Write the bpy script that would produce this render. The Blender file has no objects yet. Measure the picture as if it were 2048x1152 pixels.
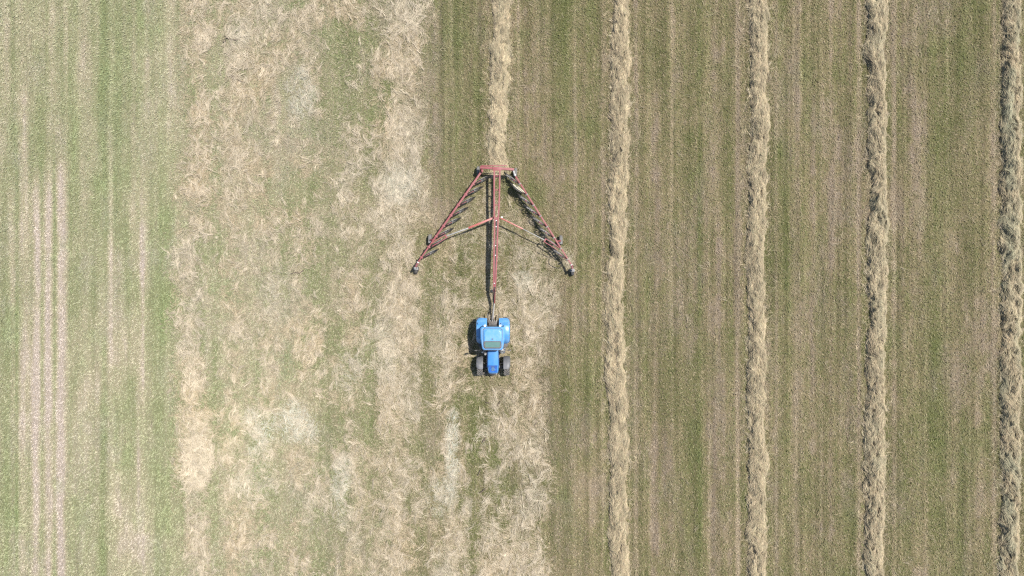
import bpy, bmesh, math
import numpy as np
from mathutils import Vector, Matrix

SC = bpy.context.scene
COL = SC.collection
rng = np.random.default_rng(11)

# ------------------------------------------------------------------ camera, sky, sun, exposure
S = 0.036            # metres on the ground per photo pixel (2048 wide)
HC = 50.0            # flying height of the drone
cam_d = bpy.data.cameras.new('camera')
cam = bpy.data.objects.new('camera', cam_d); COL.objects.link(cam)
cam.location = (0, 0, HC)
cam_d.sensor_width = 36.0
cam_d.lens = 36.0 * HC / (2048 * S)
cam_d.clip_start = 1.0
cam_d.clip_end = 3000.0
SC.camera = cam

SUN = Vector((0.40, 0.216, 1.0)).normalized()
world = bpy.data.worlds.new('World'); SC.world = world; world.use_nodes = True
wn = world.node_tree.nodes; wl = world.node_tree.links
sky = wn.new('ShaderNodeTexSky'); sky.sky_type = 'NISHITA'; sky.sun_disc = False
sky.sun_elevation = math.asin(SUN.z); sky.sun_rotation = math.atan2(SUN.x, SUN.y)
bg = wn['Background']; bg.inputs['Strength'].default_value = 0.10
wl.new(sky.outputs[0], bg.inputs['Color'])
sun_d = bpy.data.lights.new('sun', 'SUN'); sun_d.energy = 4.6; sun_d.angle = math.radians(0.53)
sun_d.color = (1.0, 0.955, 0.90)
sun_o = bpy.data.objects.new('sun', sun_d); COL.objects.link(sun_o)
sun_o.location = (20, 11, 50)
sun_o.rotation_euler = SUN.to_track_quat('Z', 'Y').to_euler()

vs = SC.view_settings
vs.view_transform = 'Standard'; vs.look = 'None'; vs.gamma = 1.0; vs.use_curve_mapping = False
vs.exposure = 0.95
SC.cycles.use_denoising = False
SC.cycles.max_bounces = 6
SC.cycles.filter_width = 1.3

# ------------------------------------------------------------------ helpers
def W(px, py, z=0.0):
    k = S * (1 - z / HC)
    return Vector(((px - 1024) * k, (576 - py) * k, z))

def link(name, me, parent=None, mats=()):
    o = bpy.data.objects.new(name, me); COL.objects.link(o)
    for m in mats: me.materials.append(m)
    if parent is not None: o.parent = parent
    return o

def tag(o, label=None, cat=None, group=None, kind=None):
    if label: o['label'] = label
    if cat: o['category'] = cat
    if group: o['group'] = group
    if kind: o['kind'] = kind
    return o

def empty(name, loc):
    o = bpy.data.objects.new(name, None); COL.objects.link(o); o.location = loc
    o.empty_display_size = 0.2
    return o

def nodes_of(m):
    m.use_nodes = True
    return m.node_tree.nodes, m.node_tree.links, m.node_tree.nodes['Principled BSDF']

def paint(name, rgb, rough=0.45, metal=0.0, dirt=0.25, dirt_col=(0.30, 0.25, 0.17), scale=6.0, coat=0.0):
    """painted or raw surface with dust and wear"""
    m = bpy.data.materials.new(name); n, l, b = nodes_of(m)
    tc = n.new('ShaderNodeTexCoord')
    no = n.new('ShaderNodeTexNoise'); no.inputs['Scale'].default_value = scale; no.inputs['Detail'].default_value = 6
    no.inputs['Roughness'].default_value = 0.65
    l.new(tc.outputs['Object'], no.inputs['Vector'])
    rp = n.new('ShaderNodeValToRGB'); rp.color_ramp.elements[0].position = 0.42; rp.color_ramp.elements[1].position = 0.75
    rp.color_ramp.elements[0].color = (0, 0, 0, 1); rp.color_ramp.elements[1].color = (dirt, dirt, dirt, 1)
    l.new(no.outputs['Fac'], rp.inputs['Fac'])
    mx = n.new('ShaderNodeMixRGB'); mx.inputs['Color1'].default_value = (*rgb, 1); mx.inputs['Color2'].default_value = (*dirt_col, 1)
    l.new(rp.outputs['Color'], mx.inputs['Fac']); l.new(mx.outputs['Color'], b.inputs['Base Color'])
    b.inputs['Roughness'].default_value = rough; b.inputs['Metallic'].default_value = metal
    if coat: b.inputs['Coat Weight'].default_value = coat; b.inputs['Coat Roughness'].default_value = 0.15
    bp = n.new('ShaderNodeBump'); bp.inputs['Strength'].default_value = 0.08; bp.inputs['Distance'].default_value = 0.01
    l.new(no.outputs['Fac'], bp.inputs['Height']); l.new(bp.outputs['Normal'], b.inputs['Normal'])
    return m

def strand_mat(name, transl=0.25):
    m = bpy.data.materials.new(name); n, l, b = nodes_of(m)
    at = n.new('ShaderNodeAttribute'); at.attribute_name = 'tint'
    no = n.new('ShaderNodeTexNoise'); no.inputs['Scale'].default_value = 9.0; no.inputs['Detail'].default_value = 3
    tc = n.new('ShaderNodeTexCoord'); l.new(tc.outputs['Object'], no.inputs['Vector'])
    mr = n.new('ShaderNodeMapRange'); mr.inputs['To Min'].default_value = 0.8; mr.inputs['To Max'].default_value = 1.2
    l.new(no.outputs['Fac'], mr.inputs['Value'])
    mu = n.new('ShaderNodeVectorMath'); mu.operation = 'SCALE'
    l.new(at.outputs['Color'], mu.inputs[0]); l.new(mr.outputs['Result'], mu.inputs['Scale'])
    l.new(mu.outputs['Vector'], b.inputs['Base Color'])
    b.inputs['Roughness'].default_value = 0.75; b.inputs['Specular IOR Level'].default_value = 0.15
    tr = n.new('ShaderNodeBsdfTranslucent'); l.new(mu.outputs['Vector'], tr.inputs['Color'])
    ms = n.new('ShaderNodeMixShader'); ms.inputs['Fac'].default_value = transl
    l.new(b.outputs['BSDF'], ms.inputs[1]); l.new(tr.outputs['BSDF'], ms.inputs[2])
    l.new(ms.outputs['Shader'], n['Material Output'].inputs['Surface'])
    return m

# ------------------------------------------------------------------ noise and the field maps (photo-pixel coordinates u, v)
def vnoise(u, v, su, sv, seed):
    """smooth value noise, cell size su x sv, range 0..1"""
    r = np.random.default_rng(seed); T = r.random((256, 256))
    x = u / su + 1000.3; y = v / sv + 1000.7
    xi = np.floor(x).astype(int); yi = np.floor(y).astype(int)
    fx = x - xi; fy = y - yi
    fx = fx * fx * (3 - 2 * fx); fy = fy * fy * (3 - 2 * fy)
    a = T[yi % 256, xi % 256]; b = T[yi % 256, (xi + 1) % 256]
    c = T[(yi + 1) % 256, xi % 256]; d = T[(yi + 1) % 256, (xi + 1) % 256]
    return (a * (1 - fx) + b * fx) * (1 - fy) + (c * (1 - fx) + d * fx) * fy

def fbm(u, v, su, sv, seed, octv=4, gain=0.55):
    t = 0; amp = 1; n = 0
    for i in range(octv):
        t = t + amp * vnoise(u, v, su / 2 ** i, sv / 2 ** i, seed + i * 17); n += amp; amp *= gain
    return t / n

def sstep(a, b, x):
    t = np.clip((x - a) / (b - a), 0, 1); return t * t * (3 - 2 * t)

U0, V0, DU, DV = -220.0, -220.0, 2.0, 3.0
gu = np.arange(U0, 2268, DU); gv = np.arange(V0, 1372, DV)
GU, GV = np.meshgrid(gu, gv)

MODS = [0.25 + 1.1 * fbm(GU, GV, 14, 120, 900 + 31 * k, 3) for k in range(5)]
BLOBN = [fbm(GU, GV, 34, 34, 1200 + 31 * k, 4) - 0.5 for k in range(4)]
def line(c, w, amp, v0=-300, v1=1500, soft=60, seed=0, wob=0.0):
    """a long strip along the mowing direction"""
    gv1 = gv[:, None]
    cc = c + wob * (vnoise(gv1 * 0, gv1, 1, 160, seed + 3) - 0.5)
    return amp * np.exp(-((gu[None] - cc) / w) ** 2) * (sstep(v0 - soft, v0 + soft, gv1) * (1 - sstep(v1 - soft, v1 + soft, gv1))) * MODS[seed % 5]

def blob(c, r, amp, seed=0, rough=0.9):
    d = np.hypot((gu[None] - c[0]) / r[0], (gv[:, None] - c[1]) / r[1]) + rough * BLOBN[seed % 4]
    return amp * (1 - sstep(0.45, 1.05, d))

# --- where the cut hay still lies spread
wobL = 62 * (fbm(GU, GV, 46, 52, 71, 4) - 0.5)
left_edge = 358 + wobL + 10 * np.sin(GV / 140)
zoneA = sstep(-34, 40, GU - left_edge)
edge_r = np.where(GV < 330, 858, np.where(GV < 545, 858 - (GV - 330) * 0.13, 830))
right_a = edge_r + 1.2 * wobL
hay_main = zoneA * (1 - sstep(-10, 12, GU - right_a))
# still unraked strip ahead of the rake, right up to its path
vv = np.clip((GV - 350) / 190, 0, 1)
half_v = 14 + 148 * np.clip((GV - 352) / 178, 0, 1)
inside_v = (1 - sstep(-14, 14, np.abs(GU - 992) - half_v - wobL * 0.5)) * sstep(352, 380, GV)
strip = sstep(-8, 8, GU - 826) * (1 - sstep(-10, 22, GU - 1092 - 1.1 * wobL)) * sstep(532, 548, GV)
inner = inside_v * (1 - sstep(528, 552, GV)) * (0.45 + 0.25 * sstep(430, 520, GV))
hay_zone = np.clip(np.maximum(np.maximum(hay_main, strip), inner), 0, 1)

lump = fbm(GU, GV, 46, 62, 5, 5, 0.62)
lump2 = fbm(GU, GV, 14, 20, 9, 4, 0.7)
rows = 0
rows = rows + line(385, 26, 0.08, seed=201, wob=16) + line(470, 30, .12, seed=203, wob=20)
rows = rows + line(800, 36, 0.20, seed=205, wob=20) + line(900, 20, .14, 540, seed=207, wob=12) + line(1060, 38, .06, 540, seed=209, wob=12)
rows = rows - line(432, 13, .26, 60, seed=211, wob=14) - line(560, 18, .14, seed=213, wob=20) - line(655, 22, .26, seed=215, wob=24)
rows = rows - line(738, 14, .20, seed=217, wob=20) - line(852, 13, .34, 545, seed=219, wob=10) - line(948, 12, .22, 760, seed=221, wob=12)
bare = (blob((430, 130), (22, 60), .35, 1) + blob((690, 90), (50, 60), .30, 2) + blob((700, 190), (52, 50), .30, 3) + blob((760, 60), (30, 50), .2, 31)
        + blob((575, 370), (55, 50), .24, 4) + blob((640, 560), (50, 40), .18, 5) + blob((660, 850), (46, 50), .34, 6)
        + blob((640, 1080), (60, 60), .26, 7) + blob((730, 830), (30, 80), .26, 8) + blob((425, 700), (24, 70), .28, 9)
        + blob((860, 880), (30, 60), .28, 10) + blob((940, 830), (45, 40), .26, 11) + blob((1020, 970), (24, 34), .24, 12)
        + blob((430, 1050), (22, 90), .24, 13) + blob((560, 1000), (40, 50), .2, 14) + blob((955, 580), (22, 30), .2, 15)
        + blob((870, 590), (20, 40), .18, 16))
thick = (blob((395, 900), (60, 100), .45, 21) + blob((382, 590), (36, 120), .12, 29) + blob((390, 760), (36, 80), .12, 30) + blob((390, 330), (40, 90), .08, 33) + blob((395, 1080), (44, 80), .12, 34) + blob((560, 70), (120, 90), .22, 22) + blob((800, 80), (50, 90), .2, 23)
         + blob((820, 260), (50, 80), .16, 24) + blob((1060, 930), (40, 160), .06, 25) + blob((1000, 1090), (110, 60), .16, 26)
         + blob((490, 330), (60, 80), .1, 27) + blob((1060, 680), (40, 70), .06, 28))
pale = (blob((590, 845), (78, 52), 1.0, 51, .7) + blob((520, 860), (42, 60), .7, 52) + blob((600, 190), (40, 70), .7, 53)
        + blob((905, 900), (18, 110), .95, 54, .6) + blob((880, 990), (40, 50), .6, 55) + blob((680, 980), (26, 90), .75, 56)
        + blob((800, 370), (44, 60), .6, 57) + blob((960, 860), (26, 40), .45, 58) + blob((700, 740), (44, 60), .5, 59)
        + blob((1045, 560), (22, 26), .55, 60) + blob((560, 600), (34, 90), .25, 61) + blob((520, 960), (60, 70), .4, 62)
        + blob((760, 700), (50, 80), .35, 63) + blob((480, 60), (40, 40), .3, 64))
pale = np.clip(pale, 0, 1)
hay_density = hay_zone * np.clip(0.10 + 2.4 * (0.36 * lump + 0.64 * lump2 - 0.425 + 0.55 * rows - 0.62 * bare + 0.55 * thick + 0.08 * pale), 0.06, 1.0)
hay_density = np.where(hay_zone > 0.02, hay_density, 0)

# --- how dry the mown stubble is, and where fresh green comes through
dry = 0.48 + 0.55 * (fbm(GU, GV, 60, 190, 21, 5, 0.6) - 0.5) + 0.40 * (fbm(GU, GV, 70, 95, 23, 5, 0.62) - 0.5) + 0.5 * (fbm(GU, GV, 9, 400, 27, 3) - 0.5) + .28 * (fbm(GU, GV, 34, 300, 28, 3) - .5) * (1 - sstep(300, 400, GU)) + 0.5 * (fbm(GU, GV, 12, 16, 29, 4) - 0.5) * (.4 + .6 * sstep(300, 420, GU))
green = 0.6 * sstep(0.55, 0.85, fbm(GU, GV, 44, 60, 33, 4))
for (c, w, a, v0, v1, sd) in [(48, 12, .45, 180, 1500, 1), (73, 9, .8, 330, 1500, 2), (98, 9, .75, 250, 1500, 3), (122, 10, .85, 280, 1500, 4),
        (60, 24, .3, -300, 260, 5), (28, 6, .3, 500, 1500, 6), (284, 14, .45, 470, 1500, 7), (295, 12, .35, -300, 240, 8), (222, 7, .3, 300, 1500, 9),
        (170, 9, .3, 560, 1500, 10), (100, 8, .25, -300, 250, 11), (240, 18, .22, 700, 1500, 12),
        (905, 3, .35, -300, 200, 13), (1037, 3.5, .4, -300, 330, 14), (1205, 4, .4, -300, 1500, 15), (1150, 4, .35, 0, 560, 16), (1272, 4, .35, -300, 1500, 17),
        (1310, 13, .45, -300, 1500, 18), (1343, 6, .3, -300, 1500, 19), (1430, 22, .4, -300, 1500, 20), (1475, 4, .75, -300, 1500, 21),
        (1552, 4, .4, -300, 1500, 22), (1592, 8, .6, -300, 1500, 23), (1622, 10, .35, -300, 1500, 24), (1662, 10, .4, -300, 1500, 25),
        (1718, 4, .55, -300, 1500, 26), (1788, 4, .45, -300, 1500, 27), (1835, 20, .3, -300, 1500, 28), (1905, 7, .25, -300, 1500, 29), (1955, 8, .25, -300, 1500, 30),
        (1987, 4, .4, -300, 1500, 31), (1100, 22, .35, 100, 420, 32), (930, 26, .3, 60, 300, 33), (1160, 26, .3, 560, 1500, 34), (1060, 14, .3, 120, 330, 35)]:
    k = .55 if (c > 860 and w > 5.5) else (.60 if c < 340 else .85)
    dry = dry + k * line(c, w, a, v0, v1, 70, 300 + sd * 7, 3.0)
for (c, w, a, v0, v1, sd) in [(1398, 4.5, .7, 400, 640, 1), (1398, 4, .35, -300, 1500, 2), (207, 7, .35, -300, 1500, 3), (150, 14, .4, -300, 420, 4), (235, 26, .3, 60, 480, 5),
        (326, 22, .30, 40, 1500, 6), (140, 5, .3, 380, 1500, 7), (84, 4, .5, 330, 1500, 8), (110, 3.5, .5, 330, 1500, 9), (35, 4, .4, 300, 1500, 10),
        (1380, 30, .2, 800, 1500, 11), (1560, 16, .18, -300, 1500, 12), (1870, 30, .25, 250, 900, 13), (1910, 36, .3, 900, 1300, 14), (1230, 30, .25, 560, 1500, 15),
        (245, 22, .25, 760, 1000, 16), (15, 10, .4, 800, 1500, 17), (1130, 24, .3, -300, 300, 18), (905, 26, .35, -300, 300, 19)]:
    green = green + line(c, w, a, v0, v1, 60, 600 + sd * 7, 4.0)
    dry = dry - 0.5 * line(c, w, a, v0, v1, 60, 600 + sd * 7, 4.0)
dry = np.clip(dry - .10 * hay_zone - .06 * (1 - sstep(300, 380, GU)), 0, 1); green = green + .02 * hay_zone; green = np.clip(green, 0, 1)
# antisolar brightness painted into the stubble colour towards the west, under the hay too
antisolar_lift = 1 - sstep(420, 1010, GU)
streak = fbm(GU, GV, 7, 420, 171, 3, .7) + .8 * (fbm(GU, GV, 3.2, 240, 177, 2) - .5) * sstep(840, 900, GU)
tyre = 0 * GU
for (c, w, a, sd) in [(905, 2.5, .5, 1), (1037, 3, .6, 2), (1205, 3, .7, 3), (1150, 3, .45, 4), (1272, 3, .6, 5), (1475, 3.5, 1.1, 6), (1552, 3, .7, 7), (1718, 3, .9, 8), (1788, 3, .7, 9),
        (1987, 3, .7, 10), (1343, 3, .5, 11), (1592, 5, .7, 12), (1640, 3, .4, 13), (1300, 4, .4, 14), (1420, 3, .4, 15), (1850, 3, .35, 16), (1895, 3, .4, 17), (1940, 3, .35, 18), (222, 5, .26, 19), (172, 8, .15, 20)]:
    tyre = tyre + line(c, w, a, seed=1500 + sd * 7, wob=3)
tyre = np.clip(tyre * .75, 0, .8)
mauve = sstep(.50, .72, fbm(GU, GV, 44, 120, 181, 4, .6)) * (.35 + .65 * sstep(.35, .65, fbm(GU, GV, 8, 14, 187, 2)))

def samp(F, u, v):
    x = np.clip((u - U0) / DU, 0, F.shape[1] - 1.001); y = np.clip((v - V0) / DV, 0, F.shape[0] - 1.001)
    xi = x.astype(int); yi = y.astype(int); fx = x - xi; fy = y - yi
    return (F[yi, xi] * (1 - fx) + F[yi, xi + 1] * fx) * (1 - fy) + (F[yi + 1, xi] * (1 - fx) + F[yi + 1, xi + 1] * fx) * fy

def scatter(n, F):
    """n random photo-pixel positions with density F"""
    p = F.ravel() / F.sum()
    c = np.cumsum(p); k = np.searchsorted(c, rng.random(n)); k = np.minimum(k, p.size - 1)
    return (U0 + (k % F.shape[1] + rng.random(n) - .5) * DU, V0 + (k // F.shape[1] + rng.random(n) - .5) * DV)

def mixc(a, b, t):
    t = np.asarray(t)[..., None]; return np.asarray(a) * (1 - t) + np.asarray(b) * t

C_DRY = np.array((0.322, 0.264, 0.166)); C_DRY2 = np.array((0.330, 0.268, 0.205)); C_GRN = np.array((0.154, 0.164, 0.068))
C_MAUVE = np.array((0.318, 0.258, 0.205)); C_LINE = np.array((0.43, 0.365, 0.24)); C_FRESH = np.array((0.140, 0.188, 0.058)); C_ANTISOLAR = np.array((0.44, 0.40, 0.29))

def stubble_colour(u, v, jit):
    d = samp(dry, u, v); g = samp(green, u, v); o = samp(antisolar_lift, u, v)
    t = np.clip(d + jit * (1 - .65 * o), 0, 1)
    c = mixc(C_GRN, C_DRY, sstep(0.06, 0.94, t))
    c = mixc(c, C_DRY2, sstep(0.58, .90, d) * 0.75)
    c = mixc(c, C_MAUVE, .62 * samp(mauve, u, v) * (1 - .5 * o) * np.clip(.75 + jit, 0, 1))
    c = mixc(c, C_FRESH, np.clip(g * (0.42 + jit * 0.6), 0, 0.8))
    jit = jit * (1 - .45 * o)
    c = mixc(c, C_LINE, samp(tyre, u, v) * np.clip(.7 + jit, 0, 1))
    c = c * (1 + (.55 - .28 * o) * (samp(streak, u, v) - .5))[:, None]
    c = c * (1 + o[:, None] * np.array((.64, .74, 1.06)))  # brightens the stubble colour itself, standing in for the antisolar glow
    return mixc(c, C_ANTISOLAR, .10 * o)

def ground_relief(x, y):
    u = x / S + 1024; v = 576 - y / S
    return 0.05 * (fbm(u, v, 160, 260, 81, 3) - 0.5)

# ------------------------------------------------------------------ the field: one sheet out to the horizon
xs = np.concatenate([-np.geomspace(1500, 42, 22), np.linspace(-41, 41, 460), np.geomspace(42, 1500, 22)])
ys = np.concatenate([-np.geomspace(1500, 27, 22), np.linspace(-26, 26, 130), np.geomspace(27, 1500, 22)])
GX, GY = np.meshgrid(xs, ys)
fx = np.abs(np.abs(GX)); refl = lambda a, m: m - np.abs((a + m) % (4 * m) - 2 * m)   # fold far coordinates back over the mapped field
RX = np.where(np.abs(GX) > 42, refl(GX, 40.0), GX); RY = np.where(np.abs(GY) > 27, refl(GY, 25.0), GY)
GZ = ground_relief(RX, RY)
verts = np.stack([GX, GY, GZ], -1).reshape(-1, 3).astype(np.float32)
nx, ny = len(xs), len(ys)
ii = (np.arange(ny - 1)[:, None] * nx + np.arange(nx - 1)[None, :]).ravel()
faces = np.stack([ii, ii + 1, ii + nx + 1, ii + nx], -1)

def mesh_np(name, verts, faces):
    me = bpy.data.meshes.new(name)
    nf, k = faces.shape
    me.vertices.add(len(verts)); me.vertices.foreach_set('co', np.ascontiguousarray(verts, np.float32).ravel())
    me.loops.add(nf * k); me.loops.foreach_set('vertex_index', np.ascontiguousarray(faces, np.int32).ravel())
    me.polygons.add(nf); me.polygons.foreach_set('loop_start', np.arange(0, nf * k, k, dtype=np.int32))
    me.update(calc_edges=True)
    return me

def set_tint(me, cols):
    a = me.color_attributes.new('tint', 'FLOAT_COLOR', 'POINT')
    rgba = np.ones((len(me.vertices), 4), np.float32); rgba[:, :3] = np.clip(cols, 0.005, 0.9)
    a.data.foreach_set('color', rgba.ravel())

me = mesh_np('field', verts, faces)
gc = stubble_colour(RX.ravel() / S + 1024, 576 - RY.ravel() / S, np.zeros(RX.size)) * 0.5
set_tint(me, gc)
m = bpy.data.materials.new('mown_soil_and_stubble'); n, l, b = nodes_of(m)
tc = n.new('ShaderNodeTexCoord'); at = n.new('ShaderNodeAttribute'); at.attribute_name = 'tint'
no = n.new('ShaderNodeTexNoise'); no.inputs['Scale'].default_value = 14; no.inputs['Detail'].default_value = 8; no.inputs['Roughness'].default_value = 0.75
l.new(tc.outputs['Object'], no.inputs['Vector'])
rp = n.new('ShaderNodeValToRGB'); rp.color_ramp.elements[0].position = .3; rp.color_ramp.elements[1].position = .72
rp.color_ramp.elements[0].color = (.50, .45, .40, 1); rp.color_ramp.elements[1].color = (1.25, 1.25, 1.2, 1)
l.new(no.outputs['Fac'], rp.inputs['Fac'])
mx = n.new('ShaderNodeMixRGB'); mx.blend_type = 'MULTIPLY'; mx.inputs['Fac'].default_value = 1
l.new(at.outputs['Color'], mx.inputs['Color1']); l.new(rp.outputs['Color'], mx.inputs['Color2'])
l.new(mx.outputs['Color'], b.inputs['Base Color']); b.inputs['Roughness'].default_value = 0.95; b.inputs['Specular IOR Level'].default_value = 0.05
bp = n.new('ShaderNodeBump'); bp.inputs['Strength'].default_value = 0.8; bp.inputs['Distance'].default_value = 0.06
l.new(no.outputs['Fac'], bp.inputs['Height']); l.new(bp.outputs['Normal'], b.inputs['Normal'])
tag(link('field', me, None, [m]), 'mown hay field of olive and tan stubble in long stripes', 'field', None, 'structure')

# ------------------------------------------------------------------ strands: folded kites of two triangles each
def strands(c, head, pitch, L, wd, bend, roll=None):
    n = len(L)
    d = np.stack([np.cos(head) * np.cos(pitch), np.sin(head) * np.cos(pitch), np.sin(pitch)], -1)
    s = np.stack([-np.sin(head), np.cos(head), np.zeros(n)], -1)
    up = np.cross(d, s)
    if roll is not None:
        s = s * np.cos(roll)[:, None] + up * np.sin(roll)[:, None]
    sw = (rng.random(n) - .5)[:, None] * s * L[:, None] * 0.35       # curl sideways
    h = L[:, None] * 0.5 * d
    dn = np.zeros((n, 3)); dn[:, 2] = bend
    A = c - h - dn; D = c + h - dn; B = c + s * wd[:, None] * .5 + sw * .5; Cc = c - s * wd[:, None] * .5 + sw * .5
    V = np.stack([A, B, Cc, D], 1).reshape(-1, 3)
    i = np.arange(n) * 4
    F = np.stack([np.stack([i, i + 1, i + 2], -1), np.stack([i + 1, i + 3, i + 2], -1)], 1).reshape(-1, 3)
    return V, F

def xy(u, v): return (u - 1024) * S, (576 - v) * S

MAT_GRASS = strand_mat('grass_blades', 0.25)
MAT_HAY = strand_mat('dry_hay', 0.18)

# --- stubble: short blades standing and combed over by the rake
def build_grass():
    N = 700000
    dens = (1.0 - 0.55 * np.clip(hay_density, 0, 1))
    fall = sstep(-215, -120, GU) * (1 - sstep(2170, 2262, GU)) * sstep(-215, -140, GV) * (1 - sstep(1290, 1366, GV))
    dens = dens * (0.6 + .8 * sstep(.25, .75, fbm(GU, GV, 6, 7, 95, 2)))
    u, v = scatter(N, dens * (0.05 + fall))
    x, y = xy(u, v)
    L = rng.uniform(.10, .25, N) * (1 + .25 * samp(green, u, v))
    comb = np.where(u > 865, -0.95, 1.2) + 0.9 * (vnoise(u, v, 30, 60, 91) - .5)
    comb = np.where(((u > 1120) & (u < 1240)) | ((u > 1380) & (u < 1515)) | ((u > 1640) & (u < 1755)), comb, comb)
    head = comb + rng.normal(0, .5, N) + np.pi * (rng.random(N) < .4)
    pitch = np.clip(rng.normal(.62, .30, N), .05, 1.35)
    wd = rng.uniform(.026, .050, N)
    z = ground_relief(x, y) + L * .5 * np.sin(pitch)
    V, F = strands(np.stack([x, y, z], -1), head, pitch, L, wd, -.012 * np.ones(N), rng.uniform(-.5, .5, N))
    col = stubble_colour(u, v, rng.normal(0, .36, N)) * (1 + (rng.random(N) - .5) * (.52 - .36 * samp(antisolar_lift, u, v)))[:, None]
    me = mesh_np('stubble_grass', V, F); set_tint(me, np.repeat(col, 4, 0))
    tag(link('stubble_grass', me, None, [MAT_GRASS]), 'short mown grass and dry stubble covering the whole field', 'grass', None, 'stuff')
build_grass()

C_HAY = np.array([(0.39, 0.328, 0.220), (0.36, 0.288, 0.200), (0.48, 0.414, 0.292), (0.28, 0.238, 0.162), (0.335, 0.308, 0.195), (0.20, 0.168, 0.11)])
C_PALE = np.array((0.49, 0.51, 0.425))

def hay_colours(u, v, n):
    k = rng.choice(6, n, p=[.27, .25, .14, .14, .12, .08])
    c = C_HAY[k] * rng.uniform(.82, 1.15, n)[:, None]
    pk = samp(0.5 * (fbm(GU, GV, 60, 80, 111, 4)), u, v)
    c = c * (1 + np.stack([0.25 * (pk - .25), 0.0 * pk, -0.3 * (pk - .25)], -1))
    return mixc(c, C_PALE * rng.uniform(.62, 1.15, n)[:, None], np.clip(samp(pale, u, v) * rng.uniform(-.1, 1.1, n), 0, 1))

# --- hay lying spread, not yet raked
def build_hay():
    N = 350000
    u, v = scatter(N, hay_density ** 1.1)
    x, y = xy(u, v)
    th = 2 * np.pi * (1.6 * fbm(u, v, 42, 60, 131, 2) + .8 * vnoise(u, v, 12, 16, 137))
    head = np.pi / 2 + 1.3 * np.sin(th) + rng.normal(0, .48, N)
    L = rng.gamma(4, .07, N) + .10
    wd = rng.uniform(.009, .022, N)
    dd = samp(hay_density, u, v)
    z = ground_relief(x, y) + .05 + dd * .07 * fbm(u, v, 14, 18, 141, 3) + rng.random(N) ** 2 * (.03 + .06 * dd)
    V, F = strands(np.stack([x, y, z], -1), head, rng.normal(0, .13, N), L, wd, rng.normal(.018, .02, N), rng.uniform(-.6, .6, N))
    col = hay_colours(u, v, N)
    # wisps: locks of parallel stalks thrown up by the mower
    K = 3800; M = 20
    wu, wv = scatter(K, hay_density ** 1.8 * (1 + .8 * sstep(300, 380, GU) * (1 - sstep(420, 460, GU))))
    wth = np.pi / 2 + rng.normal(0, .75, K); wl = rng.uniform(.4, 1.1, K); cur = rng.normal(0, .9, K)
    t = rng.uniform(-.5, .5, (K, M)); s = rng.normal(0, .085, (K, M)) * rng.uniform(.5, 1.3, K)[:, None]
    ang = wth[:, None] + cur[:, None] * t
    cx, cy = xy(wu, wv)
    X = cx[:, None] + t * wl[:, None] * np.cos(ang) - s * np.sin(ang); Y = cy[:, None] + t * wl[:, None] * np.sin(ang) + s * np.cos(ang)
    Z = ground_relief(X, Y) + .10 + .10 * rng.random((K, 1)) + .05 * rng.random((K, M))
    n2 = K * M
    V2, F2 = strands(np.stack([X.ravel(), Y.ravel(), Z.ravel()], -1), (ang + rng.normal(0, .16, (K, M))).ravel(), rng.normal(0, .12, n2),
                     rng.uniform(.22, .62, n2), rng.uniform(.010, .019, n2), rng.normal(.015, .015, n2), rng.uniform(-.4, .4, n2))
    col2 = hay_colours(X.ravel() / S + 1024, 576 - Y.ravel() / S, n2)
    col2 = mixc(col2, np.array((.57, .49, .37)), .5) * np.repeat(rng.uniform(.78, 1.17, K), M)[:, None]
    V = np.concatenate([V, V2]); F = np.concatenate([F, F2 + 4 * N]); col = np.concatenate([col, col2])
    me = mesh_np('scattered_hay', V, F); set_tint(me, np.repeat(col, 4, 0))
    tag(link('scattered_hay', me, None, [MAT_HAY]), 'pale cut hay lying spread over the grass, not yet raked', 'hay', None, 'stuff')
build_hay()

# --- stray stalks left on the raked ground
def build_strays():
    K = 330; M = 7
    F0 = sstep(870, 900, GU) * (1 - hay_zone) + .25 * (1 - sstep(300, 360, GU))
    F0 = F0 * (0.25 + 2.2 * sstep(.5, .8, fbm(GU, GV, 70, 70, 151, 3)))
    wu, wv = scatter(K, F0)
    wth = np.where(wu > 600, -1.0, 1.2) + rng.normal(0, .5, K); cx, cy = xy(wu, wv)
    t = rng.uniform(-.5, .5, (K, M)) * rng.uniform(.3, 1.3, (K, 1)); s = rng.normal(0, .07, (K, M))
    ang = wth[:, None] + rng.normal(0, .25, (K, M))
    X = cx[:, None] + t * np.cos(wth)[:, None] - s * np.sin(wth)[:, None]; Y = cy[:, None] + t * np.sin(wth)[:, None] + s * np.cos(wth)[:, None]
    n = K * M
    V, F = strands(np.stack([X.ravel(), Y.ravel(), ground_relief(X, Y).ravel() + .11 + .04 * rng.random(n)], -1), ang.ravel(), rng.normal(0, .1, n),
                   rng.uniform(.25, .65, n), rng.uniform(.010, .022, n), rng.normal(.01, .01, n), rng.uniform(-.5, .5, n))
    col = C_HAY[rng.choice(6, n)] * rng.uniform(.65, 1.0, n)[:, None]
    me = mesh_np('stray_stalks', V, F); set_tint(me, np.repeat(col, 4, 0))
    tag(link('stray_stalks', me, None, [MAT_HAY]), 'thin stray hay stalks left lying on the raked stubble', 'hay', None, 'stuff')
build_strays()

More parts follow.
